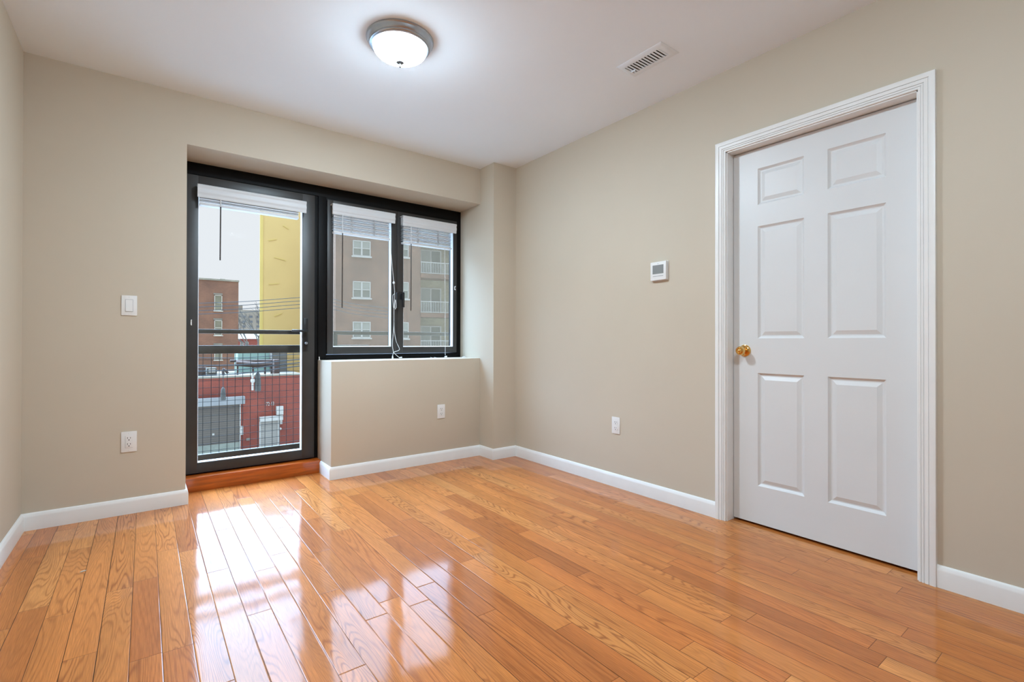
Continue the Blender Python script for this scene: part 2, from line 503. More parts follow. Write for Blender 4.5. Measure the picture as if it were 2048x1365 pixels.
# ------------------------------------------------------------------ mesh helpers
class MB:
    def __init__(self):
        self.bm = bmesh.new()

    def box(self, x0, y0, z0, x1, y1, z1, bev=0.0, seg=2):
        x0, x1 = min(x0, x1), max(x0, x1)
        y0, y1 = min(y0, y1), max(y0, y1)
        z0, z1 = min(z0, z1), max(z0, z1)
        bm = self.bm
        v = [bm.verts.new(p) for p in ((x0, y0, z0), (x1, y0, z0), (x1, y1, z0), (x0, y1, z0),
                                       (x0, y0, z1), (x1, y0, z1), (x1, y1, z1), (x0, y1, z1))]
        fs = [bm.faces.new([v[i] for i in q]) for q in ((3, 2, 1, 0), (4, 5, 6, 7), (0, 1, 5, 4), (1, 2, 6, 5), (2, 3, 7, 6), (3, 0, 4, 7))]
        if bev > 0:
            es = list({e for f in fs for e in f.edges})
            bmesh.ops.bevel(bm, geom=es, offset=bev, segments=seg, affect='EDGES', profile=0.6)
        return self

    def obox(self, c, ax, ay, az, hx, hy, hz):
        """Box about centre c with unit axes and half sizes."""
        bm = self.bm
        v = []
        for k in (-1, 1):
            for i, j in ((-1, -1), (1, -1), (1, 1), (-1, 1)):
                v.append(bm.verts.new(c + ax * (hx * i) + ay * (hy * j) + az * (hz * k)))
        for q in ((3, 2, 1, 0), (4, 5, 6, 7), (0, 1, 5, 4), (1, 2, 6, 5), (2, 3, 7, 6), (3, 0, 4, 7)):
            bm.faces.new([v[i] for i in q])
        return self

    def prism(self, pts, axis, a, b):
        """Polygon in the two other axes, extruded along axis from a to b."""
        def P(p, q):
            r = list(p)
            r.insert(axis, q)
            return r
        bm = self.bm
        va = [bm.verts.new(P(p, a)) for p in pts]
        vb = [bm.verts.new(P(p, b)) for p in pts]
        n = len(pts)
        bm.faces.new(va)
        bm.faces.new(list(reversed(vb)))
        for i in range(n):
            j = (i + 1) % n
            bm.faces.new([va[j], va[i], vb[i], vb[j]])
        return self

    def tube(self, pts, r, n=8, r_end=None):
        bm = self.bm
        pts = [Vector(p) for p in pts]
        rings = []
        for i, p in enumerate(pts):
            a = pts[max(i - 1, 0)]
            b = pts[min(i + 1, len(pts) - 1)]
            t = (b - a).normalized()
            up = Vector((0, 0, 1)) if abs(t.z) < 0.9 else Vector((0, 1, 0))
            s = t.cross(up).normalized()
            q = s.cross(t)
            rr = r if r_end is None else r + (r_end - r) * i / max(1, len(pts) - 1)
            rings.append([bm.verts.new(p + (s * math.cos(2 * math.pi * k / n) + q * math.sin(2 * math.pi * k / n)) * rr) for k in range(n)])
        for A, B in zip(rings, rings[1:]):
            for k in range(n):
                bm.faces.new([A[k], A[(k + 1) % n], B[(k + 1) % n], B[k]])
        bm.faces.new(list(reversed(rings[0])))
        bm.faces.new(rings[-1])
        return self

    def lathe(self, prof, c, axis=(0, 0, 1), n=40):
        """prof: (radius, distance along axis); open rings closed where radius is 0."""
        bm = self.bm
        c = Vector(c)
        ax = Vector(axis).normalized()
        s = ax.orthogonal().normalized()
        q = ax.cross(s)
        rings = []
        for r, h in prof:
            if r < 1e-6:
                rings.append([bm.verts.new(c + ax * h)])
            else:
                rings.append([bm.verts.new(c + ax * h + (s * math.cos(2 * math.pi * k / n) + q * math.sin(2 * math.pi * k / n)) * r) for k in range(n)])
        for A, B in zip(rings, rings[1:]):
            for k in range(n):
                a0, a1 = A[k % len(A)], A[(k + 1) % len(A)]
                b0, b1 = B[k % len(B)], B[(k + 1) % len(B)]
                vsx = []
                for vv in (a0, a1, b1, b0):
                    if vv not in vsx:
                        vsx.append(vv)
                if len(vsx) > 2:
                    bm.faces.new(vsx)
        return self

    def sphere(self, c, r, n=14, sz=1.0):
        m = 8
        prof = [(r * math.sin(math.pi * i / m), -r * sz * math.cos(math.pi * i / m)) for i in range(m + 1)]
        prof[0] = (0, prof[0][1])
        prof[-1] = (0, prof[-1][1])
        return self.lathe(prof, c, n=n)

    def quad(self, *pts):
        self.bm.faces.new([self.bm.verts.new(p) for p in pts])
        return self

    def ring(self, A, B):
        """Join two closed loops of points with quads."""
        bm = self.bm
        va = [bm.verts.new(p) for p in A]
        vb = [bm.verts.new(p) for p in B]
        n = len(A)
        for i in range(n):
            j = (i + 1) % n
            bm.faces.new([va[i], va[j], vb[j], vb[i]])
        return self


def put(o, parent):
    C.objects.link(o)
    if parent is not None:
        o.parent = parent
        o.matrix_parent_inverse = WORLD[parent.name].inverted()
    return o


WORLD = {}


def tag(o, label=None, cat=None, group=None, kind=None):
    for k, v in (('label', label), ('category', cat), ('group', group), ('kind', kind)):
        if v:
            o[k] = v
    return o


def obj(name, mb, m, parent=None, label=None, cat=None, group=None, kind=None, org=None, smooth=35):
    me = bpy.data.meshes.new(name)
    bm = mb.bm
    bmesh.ops.remove_doubles(bm, verts=bm.verts, dist=1e-6)
    bmesh.ops.recalc_face_normals(bm, faces=bm.faces)
    bm.to_mesh(me)
    bm.free()
    org = Vector(org) if org is not None else Vector((0, 0, 0))
    if org.length:
        me.transform(Matrix.Translation(-org))
    me.materials.append(MT[m] if isinstance(m, str) else m)
    if smooth:
        for p in me.polygons:
            p.use_smooth = True
        me.set_sharp_from_angle(angle=math.radians(smooth))
    o = bpy.data.objects.new(name, me)
    o.location = org
    WORLD[o.name] = Matrix.Translation(org)
    put(o, parent)
    return tag(o, label, cat, group, kind)


def empty(name, loc, label, cat, group=None, kind=None):
    o = bpy.data.objects.new(name, None)
    o.empty_display_size = 0.1
    o.location = loc
    WORLD[o.name] = Matrix.Translation(Vector(loc))
    C.objects.link(o)
    return tag(o, label, cat, group, kind)


# ------------------------------------------------------------------ room shell
T = 0.15
YO = 4.02                     # outer face of the window wall
S = 'structure'
obj('floor', MB().box(XL - T, YN - T, -0.12, XR + 1.2, YO, 0.0), 'floor', None,
    'glossy orange oak strip floor with a bright window reflection', 'floor', kind=S)
obj('ceiling', MB().box(XL - T, YN - T, ZC, XR + 1.2, YO, ZC + 0.12), 'ceil', None, 'plain white ceiling', 'ceiling', kind=S)
obj('wall_left', MB().box(XL - T, YN - T, 0, XL, YO, ZC), 'wall', None,
    'beige wall at the left edge, without any fittings', 'wall', kind=S)
obj('wall_back', MB().box(XL, YB, 0, XD, YO, ZC).box(XD, YB, ZS, XC, YO, ZC), 'wall', None,
    'beige wall around the black framed opening, with the light switch', 'wall', kind=S)
obj('wall_parapet', MB().box(XW, YB, 0, XC, YO, ZW, 0.004), 'wall', None,
    'low beige wall under the pair of windows', 'wall', kind=S)
obj('wall_column', MB().box(XC, YC, 0, XR, YO, ZC), 'wall', None,
    'beige column in the corner between window and right wall', 'wall', kind=S)
obj('wall_front', MB().box(XL, YN - T, 0, XR, YN, ZC), 'wall', None, 'beige wall behind the camera', 'wall', kind=S)

# right wall with the doorway
DJ0, DJ1, DZ = 0.5965, 1.4234, 2.036
WT = 0.125
obj('wall_right', MB().box(XR, YN, 0, XR + WT, DJ0 - 0.018, ZC).box(XR, DJ1 + 0.018, 0, XR + WT, YO, ZC)
    .box(XR, DJ0 - 0.018, DZ + 0.018, XR + WT, DJ1 + 0.018, ZC), 'wall', None,
    'long beige wall with the white door and thermostat', 'wall', kind=S)
# the closet behind the door
obj('wall_closet', MB().box(XR + 0.9, 0.2, 0, XR + 1.0, 1.8, ZC).box(XR + WT, 0.2, 0, XR + 0.9, 0.3, ZC)
    .box(XR + WT, 1.7, 0, XR + 0.9, 1.8, ZC), 'wall', None, 'unlit space behind the closed white door', 'wall', kind=S)


# door casing (mitred colonial profile) with jambs
def casing():
    mb = MB()
    prof = [(0.0, 0.0), (0.0, 0.0095), (0.002, 0.0110), (0.0075, 0.0115), (0.0080, 0.0080), (0.0105, 0.0080), (0.0110, 0.0120), (0.0170, 0.0130),
            (0.0175, 0.0092), (0.0200, 0.0092), (0.0205, 0.0138), (0.0330, 0.0155), (0.0335, 0.0122), (0.0360, 0.0122), (0.0365, 0.0165),
            (0.0520, 0.0185), (0.0565, 0.0175), (0.0580, 0.0130), (0.058, 0.0)]
    a, b, zt = DJ0 - 0.006, DJ1 + 0.006, DZ + 0.006
    bm = mb.bm
    cols = []
    for u, d in prof:
        x = XR - d
        cols.append([bm.verts.new(p) for p in ((x, b + u, 0), (x, b + u, zt + u), (x, a - u, zt + u), (x, a - u, 0))])
    for A, B in zip(cols, cols[1:]):
        for i in range(3):
            bm.faces.new([A[i], A[i + 1], B[i + 1], B[i]])
    for i in (0, 3):
        bm.faces.new([c[i] for c in cols])
    # jamb boards and stops
    mb.box(XR - 0.0015, DJ1, 0, XR + WT, DJ1 + 0.018, DZ + 0.018)
    mb.box(XR - 0.0015, DJ0 - 0.018, 0, XR + WT, DJ0, DZ + 0.018)
    mb.box(XR - 0.0015, DJ0 - 0.018, DZ, XR + WT, DJ1 + 0.018, DZ + 0.018)
    mb.box(XR + 0.101, DJ1 - 0.011, 0, XR + WT, DJ1, DZ)
    mb.box(XR + 0.101, DJ0, 0, XR + WT, DJ0 + 0.011, DZ)
    mb.box(XR + 0.101, DJ0, DZ - 0.011, XR + WT, DJ1, DZ)
    return mb


obj('trim_1', casing(), 'white', None, 'white moulded casing around the panelled door', 'door casing', kind=S, smooth=25)


# six-panel leaf
def leaf():
    mb = MB()
    XF = XR + 0.063
    y0, y1, z0, z1 = DJ0 + 0.003, DJ1 - 0.0025, 0.013, DZ - 0.004
    cols = [(0.7195, 0.9515), (1.0565, 1.2875)]
    rows = [(0.216, 0.8225), (1.009, 1.613), (1.729, 1.924)]
    ys = sorted([y0, y1] + [v for c in cols for v in c])
    zs = sorted([z0, z1] + [v for r in rows for v in r])
    for i in range(len(ys) - 1):
        for j in range(len(zs) - 1):
            if i in (1, 3) and j in (1, 3, 5):
                continue
            mb.quad((XF, ys[i], zs[j]), (XF, ys[i + 1], zs[j]), (XF, ys[i + 1], zs[j + 1]), (XF, ys[i], zs[j + 1]))
    for a, b in cols:
        for c, d in rows:
            def loop(off, dep):
                return [(XF + dep, a + off, c + off), (XF + dep, b - off, c + off), (XF + dep, b - off, d - off), (XF + dep, a + off, d - off)]
            st = [(0, 0), (0.003, 0.0035), (0.008, 0.0085), (0.012, 0.0105), (0.017, 0.0105), (0.036, 0.0030), (0.0385, 0.0030)]
            for (o1, d1), (o2, d2) in zip(st, st[1:]):
                mb.ring(loop(o1, d1), loop(o2, d2))
            mb.quad(*loop(*st[-1]))
    XK = XF + 0.037
    mb.quad((XK, y0, z0), (XK, y1, z0), (XK, y1, z1), (XK, y0, z1))
    mb.ring([(XF, y0, z0), (XF, y1, z0), (XF, y1, z1), (XF, y0, z1)], [(XK, y0, z0), (XK, y1, z0), (XK, y1, z1), (XK, y0, z1)])
    return mb, XF


lm, XF = leaf()
d1 = obj('door_1', lm, 'door', None, 'closed white six panel door with a brass knob', 'door', kind=S, smooth=20,
         org=(XF, (DJ0 + DJ1) / 2, 0.0))
KC = (XF, 1.357, 0.942)
kn = obj('door_knob', MB().lathe([(0.0125, -0.004), (0.0125, -0.026), (0.015, -0.031), (0.0215, -0.038), (0.0245, -0.046), (0.0240, -0.054), (0.0205, -0.0625),
                                  (0.0165, -0.0660), (0.0150, -0.0645), (0.0135, -0.0670), (0.010, -0.0670), (0.0085, -0.0652), (0.004, -0.0685), (0, -0.0692)],
                                 KC, (1, 0, 0), 36), 'brass', d1, 'polished brass tulip knob')
obj('rosette', MB().lathe([(0, -0.0005), (0.0325, -0.0005), (0.0325, -0.004), (0.031, -0.0065), (0.026, -0.0085), (0.022, -0.0125), (0.0125, -0.013), (0, -0.013)],
                          KC, (1, 0, 0), 36), 'brass', kn)


# baseboards
BB = [(0.0, 0.0), (0.014, 0.0), (0.014, 0.068), (0.0125, 0.075), (0.009, 0.081), (0.0075, 0.0855), (0.004, 0.0885), (0.0, 0.089)]


def baseboard(path):
    """path: list of (x, y, nx, ny): wall points with the mitre direction into the room."""
    mb = MB()
    bm = mb.bm
    cols = [[bm.verts.new((x + nx * d, y + ny * d, z)) for d, z in BB] for x, y, nx, ny in path]
    for A, B in zip(cols, cols[1:]):
        for i in range(len(BB) - 1):
            bm.faces.new([A[i], A[i + 1], B[i + 1], B[i]])
    bm.faces.new(cols[0])
    bm.faces.new(list(reversed(cols[-1])))
    return mb


obj('baseboard_left', baseboard([(XL, YN, 1, 1), (XL, YB, 1, -1), (XD, YB, 1, -1), (XD, YB + 0.25, 1, 0)]), 'white', None,
    'white baseboard along the left corner', 'baseboard', kind=S)
obj('baseboard_back', baseboard([(XW, 3.803, -1, 0), (XW, YB, -1, -1), (XC, YB, -1, -1), (XC, YC, -1, -1), (XR, YC, -1, -1), (XR, DJ1 + 0.064, -1, 0)]),
    'white', None, 'white baseboard from the low wall round the column to the door', 'baseboard', kind=S)
obj('baseboard_right', baseboard([(XR, DJ0 - 0.064, -1, 0), (XR, YN, -1, 1), (XL + 0.014, YN, 0, 1)]), 'white', None,
    'white baseboard right of the door', 'baseboard', kind=S)

# threshold under the balcony door
obj('trim_3', MB().box(XD + 0.001, 3.788, 0, XW - 0.001, YO, 0.094, 0.003), 'sill', None,
    'orange stained wooden threshold under the balcony door', 'threshold', kind=S)

# ------------------------------------------------------------------ black window frame
fr = MB()
B1 = 0.004
fr.box(XD, YF, 2.108, XC, YO, ZS, B1)
fr.box(XD, YF + 0.012, 2.096, 1.04, YO, 2.115, 0.001)
fr.box(XD, YF + 0.01, 0.094, XD + 0.004, YO, 2.11)
fr.box(1.0365, YF + 0.010, 0.094, 1.0650, YO, 2.11, 0.002)
fr.box(1.0620, YF - 0.002, ZW + 0.001, 1.1230, YO, 2.11, B1)
fr.box(1.10, YF + 0.008, ZW + 0.001, 2.30, YO, 2.11, 0.001) if False else None
fr.box(1.12, YF, ZW + 0.001, 2.29, YO, 0.884, B1)
fr.box(1.12, YF - 0.006, ZW + 0.001, 2.29, YF + 0.01, 0.862, 0.002)
fr.box(1.12, YF, 2.086, 2.29, YO, 2.11, 0.002)
fr.box(2.2880, YF, ZW + 0.001, XC, YO, 2.11, B1)
fr.box(XD, YF + 0.02, 0.094, 1.04, YO, 0.104)
obj('trim_2', fr, 'black', None, 'black fixed metal frame around balcony door and windows', 'window frame', kind=S)


def sash(name, x0, x1, z0, z1, gx0, gx1, gz0, gz1, label, cat):
    """Opening leaf: outer rectangle, glazed opening; returns the leaf object."""
    mb = MB()
    d = YF + 0.055
    b = 0.003
    mb.box(x0, YS, z0, gx0, d, z1, b)
    mb.box(gx1, YS, z0, x1, d, z1, b)
    mb.box(gx0 - 0.001, YS, z0, gx1 + 0.001, d, gz0, b)
    mb.box(gx0 - 0.001, YS, gz1, gx1 + 0.001, d, z1, b)
    s = obj(name, mb, 'charcoal', None, label, cat, kind=S, org=((x0 + x1) / 2, YS, z0))
    # glazing bead: a pale reveal round the pane
    def rect(o, y): return [(gx0 + o, y, gz0 + o), (gx1 - o, y, gz0 + o), (gx1 - o, y, gz1 - o), (gx0 + o, y, gz1 - o)]
    bd = MB()
    bd.ring(rect(-0.0005, YS + 0.004), rect(0.0025, YS + 0.004))
    bd.ring(rect(0.0025, YS + 0.004), rect(0.006, YF + 0.026))
    bd.ring(rect(0.006, YF + 0.026), rect(-0.0005, YF + 0.026))
    bd.ring(rect(-0.0005, YF + 0.026), rect(-0.0005, YS + 0.004))
    obj('glazing_bead', bd, 'bead', s, 'white bead around the pane')
    gs = MB()
    gs.ring(rect(0.0035, YF + 0.0235), rect(0.0075, YF + 0.0235))
    obj('glass_pane', MB().quad(*rect(0.0, YF + 0.027)), 'glass', s)
    gs.bm.free()
    return s


door2 = sash('door_2', XD + 0.003, 1.0330, 0.104, 2.103, 0.283, 0.944, 0.172, 2.036,
             'black glazed balcony door with a full pane and lever handle', 'balcony door')
win1 = sash('window_1', 1.1265, 1.7005, 0.889, 2.092, 1.172, 1.651, 0.945, 2.045,
            'left casement window, beside the balcony door', 'window')
win2 = sash('window_2', 1.7030, 2.2850, 0.889, 2.092, 1.759, 2.247, 0.942, 2.045,
            'right casement window, beside the corner column', 'window')
for wn_, a, b in ((win1, 1.165, 1.66), (win2, 1.75, 2.255)):
    obj('insect_screen', MB().quad((a, YF + 0.075, 0.93), (b, YF + 0.075, 0.93), (b, YF + 0.075, 2.06), (a, YF + 0.075, 2.06)),
        'screen', wn_, 'fine grey insect screen')

# door furniture
hp = obj('handle_plate', MB().box(0.953, YS - 0.009, 0.917, 0.985, YS, 1.163, 0.004), 'handle', door2)
obj('lever', MB().tube([(0.969, YS - 0.006, 1.066), (0.969, YS - 0.040, 1.066)], 0.009, 14)
    .tube([(0.972, YS - 0.042, 1.066), (0.955, YS - 0.044, 1.066), (0.93, YS - 0.046, 1.066), (0.885, YS - 0.046, 1.067), (0.862, YS - 0.044, 1.068)], 0.0085, 14),
    'handle', hp)
obj('keyhole', MB().lathe([(0, -0.016), (0.009, -0.016), (0.010, -0.014), (0.010, 0)], (0.969, YS - 0.006, 0.975), (0, 1, 0), 20), 'nickel', hp)
for z in (1.86, 1.72, 0.35):
    obj('hinge', MB().tube([(XD + 0.006, YS - 0.004, z - 0.045), (XD + 0.006, YS - 0.004, z + 0.045)], 0.0045, 10), 'handle', door2)


def casement_handle(parent, x, z):
    p = obj('handle_plate', MB().box(x - 0.013, YS - 0.010, z - 0.035, x + 0.013, YS, z + 0.035, 0.004), 'handle', parent)
    obj('lever', MB().tube([(x, YS - 0.008, z + 0.012), (x, YS - 0.035, z + 0.012)], 0.009, 12)
        .box(x - 0.010, YS - 0.052, z - 0.105, x + 0.010, YS - 0.034, z + 0.026, 0.006), 'handle', p)


casement_handle(win1, 1.686, 1.375)
casement_handle(win2, 1.739, 1.380)


# ------------------------------------------------------------------ blinds
def blind(name, x0, x1, zt, zb, sx0, sx1, zstack, nsl, wand_x, wand_z, label, tapes):
    root = empty(name, ((x0 + x1) / 2, 3.83, zb), label, 'window blind', 'raised white blinds')
    yb = YS - 0.0015
    y = 3.798
    h = zt - zb
    pr = [(yb, zt), (y + 0.004, zt), (y, zt - 0.05 * h), (y - 0.002, zt - 0.16 * h), (y + 0.003, zt - 0.24 * h), (y + 0.004, zt - 0.36 * h),
          (y - 0.001, zt - 0.52 * h), (y + 0.001, zt - 0.68 * h), (y + 0.006, zt - 0.76 * h), (y + 0.004, zt - 0.86 * h), (y + 0.008, zb),
          (y + 0.013, zb), (y + 0.013, zt - 0.06 * h), (yb, zt - 0.06 * h)]
    v = obj('valance', MB().prism(pr, 0, x0, x1), 'blind', root, smooth=50)
    obj('head_rail', MB().box(sx0, y + 0.016, zb + 0.012, sx1, yb, zt - 0.008), 'blind', root)
    zbr = zstack + 0.016
    n = nsl
    ztop = zb + 0.004
    for i in range(n):
        z = ztop - (ztop - zbr - 0.004) * (i + 0.3) / n
        tilt = 0.0035 + 0.0015 * math.sin(i * 2.1)
        yy = y + 0.015
        obj('slat', MB().prism([(yy, z - tilt), (yy, z - tilt + 0.003), (yb - 0.004, z + tilt + 0.003), (yb - 0.004, z + tilt)], 0,
                               sx0 + 0.001 * math.sin(i * 3.3), sx1 + 0.0012 * math.sin(i * 1.7)), 'blind', root)
    obj('bottom_rail', MB().box(sx0, y + 0.014, zstack, sx1, yb - 0.003, zbr, 0.003), 'blind', root)
    for tx in tapes:
        mb = MB()
        nn = 2 * n
        for i in range(nn):
            z = zb - (zb - zbr) * (i + 0.5) / nn
            mb.box(tx - 0.006 + 0.003 * math.sin(i * 1.9), y + 0.0105, z - 0.0016, tx + 0.006 + 0.003 * math.sin(i * 1.9), y + 0.0135, z + 0.0016)
        mb.box(tx - 0.0008, y + 0.0115, zbr, tx + 0.0008, y + 0.0130, zb)
        obj('ladder_cord', mb, 'tape', root)
    wd = obj('tilt_wand', MB().tube([(wand_x, y - 0.001 + 0.006, zstack + 0.002), (wand_x - 0.002, y + 0.004, wand_z)], 0.0042, 8), 'wand', root,
             'dark thin tilt wand')
    obj('wand_hook', MB().tube([(wand_x, y + 0.006, zb + 0.004), (wand_x, y + 0.005, zstack)], 0.0036, 8), 'blind', wd)
    return root


bd = blind('faux_wood_blind', 0.274, 0.956, 2.030, 1.944, 0.287, 0.905, 1.895, 5, 0.4055, 1.535,
           'widest white blind, raised at the top of the balcony door', ())
bw1 = blind('faux_wood_blind', 1.147, 1.657, 2.052, 1.970, 1.159, 1.618, 1.828, 12, 1.223, 1.2497,
            'white raised blind on the left casement, its long cord looped round the handle', (1.296, 1.480))
bw2 = blind('faux_wood_blind', 1.726, 2.244, 2.050, 1.966, 1.7335, 2.203, 1.816, 12, 1.801, 1.2493,
            'white raised blind on the right casement, nearest the corner column', (1.866, 2.062))


def smooth_path(pts, k=6):
    pts = [Vector(p) for p in pts]
    out = []
    for i in range(len(pts) - 1):
        p0, p1, p2, p3 = pts[max(i - 1, 0)], pts[i], pts[i + 1], pts[min(i + 2, len(pts) - 1)]
        for j in range(k):
            t = j / k
            out.append(0.5 * ((2 * p1) + (p2 - p0) * t + (2 * p0 - 5 * p1 + 4 * p2 - p3) * t * t + (3 * p1 - p0 - 3 * p2 + p3) * t ** 3))
    out.append(pts[-1])
    return out


def tassel(pt, parent, d=(0, 0, -1)):
    return obj('tassel', MB().lathe([(0, 0), (0.0035, 0.001), (0.0045, 0.006), (0.0070, 0.020), (0.0075, 0.024), (0, 0.026)], pt, d, 14), 'cord', parent)


P38 = lambda x, y: aty(x, y, 3.797)
c1 = [P38(781, 480), P38(782.2, 508), P38(787.6, 565), P38(789.5, 592), P38(788, 615), P38(787.6, 653), P38(784.8, 689), P38(786.7, 704), P38(785.3, 711.5)]
lc = obj('lift_cord', MB().tube(smooth_path(c1), 0.0021, 6), 'cord', bw1, 'long white cord with a knot')
obj('cord_knot', MB().sphere(P38(787.6, 566), 0.009, 12, 1.3), 'cord', lc)
c2 = [P38(788, 645), P38(788.6, 662), P38(792.4, 683), P38(798.7, 697.6), P38(796, 702), P38(787.6, 705), P38(793, 711), P38(798, 715.3)]
lc2 = obj('lift_cord', MB().tube(smooth_path(c2), 0.0021, 6), 'cord', bw1)
obj('cord_wrap', MB().tube(smooth_path([P38(789.5, 588), aty(785.8, 592, 3.80), aty(786.5, 612, 3.80), aty(789, 616, 3.80), P38(791, 600), P38(792.5, 612), P38(790.5, 619)]), 0.0021, 6), 'cord', lc2)
p = P38(785.3, 711.5)
tassel(Vector((p.x, p.y, 0.872)), lc)
p = P38(798, 715)
tassel(Vector((p.x, p.y, ZW + 0.0085)), lc2, (1, -0.25, 0.03))
p0, p1_ = P38(889.5, 497), P38(890.5, 711)
lc3 = obj('lift_cord', MB().tube([p0, (p0 + p1_) / 2 + Vector((0.002, 0, 0)), p1_], 0.0019, 6), 'cord', bw2)
tassel(Vector((p1_.x - 0.012, p1_.y - 0.006, ZW + 0.0085)), lc3, (1, 0.1, 0.03))
zz = ZW + 0.004
lp = [atz(887, 716, zz), atz(880, 717, zz), atz(866, 716.6, zz), atz(860, 714.6, zz), atz(863, 713.2, zz), atz(868, 714.8, zz), atz(876, 717.2, zz)]
obj('cord_loop', MB().tube(smooth_path([Vector((q.x, q.y, zz)) for q in lp]), 0.0019, 6), 'cord', lc3)


# small white cleats and clips
def cleat(name, x, z, label):
    mb = MB().box(x - 0.004, YS - 0.004, z - 0.016, x + 0.004, YS, z + 0.016, 0.0015)
    mb.tube(smooth_path([(x, YS - 0.003, z - 0.010), (x, YS - 0.011, z - 0.008), (x + 0.001, YS - 0.014, z - 0.019)]), 0.0028, 8)
    mb.tube(smooth_path([(x, YS - 0.003, z + 0.010), (x, YS - 0.011, z + 0.008), (x + 0.001, YS - 0.014, z + 0.019)]), 0.0028, 8)
    obj(name, mb, 'cord', None, label, 'cord cleat', org=(x, YS, z - 0.02))


cleat('cord_cleat', 2.262, 1.478, 'small white cord cleat screwed to the right casement stile')
cleat('cord_cleat', 0.2455, 1.113, 'small white cord cleat on the left stile of the balcony door')
q = atz(645, 721.5, ZW)
obj('sill_clip', MB().box(q.x - 0.006, 3.842, ZW, q.x + 0.006, 3.858, ZW + 0.004, 0.001).tube([(q.x + 0.001, 3.85, ZW + 0.003), (q.x - 0.001, 3.85, ZW + 0.026)], 0.0035, 10),
    'cord', None, 'white upright clip at the left end of the low wall top', 'clip', org=(q.x, 3.85, ZW))
q = atz(931, 716.5, ZW)
obj('sill_clip', MB().box(2.294, 3.775, ZW, 2.327, 3.787, ZW + 0.006, 0.002).tube([(2.30, 3.781, ZW + 0.006), (2.322, 3.779, ZW + 0.007)], 0.0035, 10),
    'cord', None, 'white clip lying on the low wall top beside the column', 'clip', org=(2.31, 3.78, ZW))


# ------------------------------------------------------------------ wall fittings
class Frame:
    """Local wall frame: u to the right, v up, w out of the wall."""
    def __init__(self, o, u, w_):
        self.o, self.u, self.w = Vector(o), Vector(u), Vector(w_)
        self.v = Vector((0, 0, 1))

    def P(self, a, b, c): return self.o + self.u * a + self.v * b + self.w * c

    def box(self, mb, a0, b0, c0, a1, b1, c1, bev=0.0):
        p, q = self.P(a0, b0, c0), self.P(a1, b1, c1)
        mb.box(p.x, p.y, p.z, q.x, q.y, q.z, bev)
        return mb


def screw(f, a, b, c, parent, r=0.0032):
    obj('screw', MB().lathe([(0, 0.0012), (r * 0.7, 0.0011), (r, 0.0004), (r, 0)], f.P(a, b, c), f.w, 14), 'plastic', parent)


def slots(f, a, b, c, parent, s=1.0):
    for da, hh in ((-0.0064, 0.0046), (0.0064, 0.0038)):
        obj('slot', f.box(MB(), a + da - 0.0012, b + 0.004 - hh, c - 0.002, a + da + 0.0012, b + 0.004 + hh, c + 0.0004), 'slot', parent)
    obj('ground_hole', MB().lathe([(0, 0.0004), (0.0030, 0.0004), (0.0030, -0.002)], f.P(a, b - 0.0075, c), f.w, 14), 'slot', parent)


def duplex(name, f, label, cat='outlet'):
    r = empty(name, f.o, label, cat, 'duplex outlets with rounded sockets')
    pl = obj('cover_plate', f.box(MB(), -0.035, -0.057, 0.0002, 0.035, 0.057, 0.0055, 0.003), 'plastic', r)
    for b in (0.0195, -0.0195):
        mb = MB()
        pts = [(0.0172 * math.cos(t) * 1.0, max(-0.0135, min(0.0135, 0.0172 * math.sin(t)))) for t in [2 * math.pi * i / 32 for i in range(32)]]
        lo = [f.P(a, b + c, 0.004) for a, c in pts]
        hi = [f.P(a, b + c, 0.0075) for a, c in pts]
        mb.ring(lo, hi)
        mb.quad(*hi)
        so = obj('socket', mb, 'plastic', r)
        slots(f, 0, b, 0.0075, so)
    screw(f, 0, 0, 0.0055, r)
    return r


def decora(name, f, label):
    r = empty(name, f.o, label, 'outlet')
    obj('cover_plate', f.box(MB(), -0.036, -0.0585, 0.0002, 0.036, 0.0585, 0.0055, 0.003), 'plastic', r)
    so = obj('socket', f.box(MB(), -0.0165, -0.0335, 0.004, 0.0165, 0.0335, 0.0072, 0.001), 'plastic', r)
    obj('socket_seam', f.box(f.box(MB(), -0.0176, -0.0346, 0.0045, -0.0165, 0.0346, 0.0058), -0.0176, -0.0346, 0.0045, 0.0176, -0.0336, 0.0058), 'tape', r)
    slots(f, 0, 0.0185, 0.0072, so)
    slots(f, 0, -0.0160, 0.0072, so)
    for b in (0.0485, -0.0485):
        screw(f, 0, b, 0.0055, r)
    return r


def rocker_switch(name, f, label):
    r = empty(name, f.o, label, 'light switch')
    obj('cover_plate', f.box(MB(), -0.036, -0.0575, 0.0002, 0.036, 0.0575, 0.0055, 0.003), 'plastic', r)
    obj('rocker_surround', f.box(MB(), -0.0178, -0.0350, 0.003, 0.0178, 0.0350, 0.0060), 'tape', r)
    mb = MB()
    pts = [(-0.033, 0.0098), (-0.012, 0.0082), (0.0, 0.0072), (0.033, 0.0062), (0.033, 0.004), (-0.033, 0.004)]
    A = [f.P(-0.0160, b, c) for b, c in pts]
    B = [f.P(0.0160, b, c) for b, c in pts]
    mb.ring(A, B)
    mb.quad(*A)
    mb.quad(*B)
    obj('rocker', mb, 'plastic', r)
    for b in (0.0475, -0.0475):
        screw(f, 0, b, 0.0055, r)
    return r


FB = lambda x, z: Frame((x, YB, z), (1, 0, 0), (0, -1, 0))
FR = lambda y, z: Frame((XR, y, z), (0, -1, 0), (-1, 0, 0))
rocker_switch('light_switch', FB(-0.0718, 1.1925), 'white rocker light switch left of the balcony door')
decora('wall_outlet', FB(-0.0700, 0.4115), 'white rectangular outlet near the floor, below the light switch')
duplex('wall_outlet', FB(1.9500, 0.4125), 'white duplex outlet on the low wall under the windows')
duplex('wall_outlet', FR(2.2170, 0.4180), 'white duplex outlet low on the right wall, left of the door')

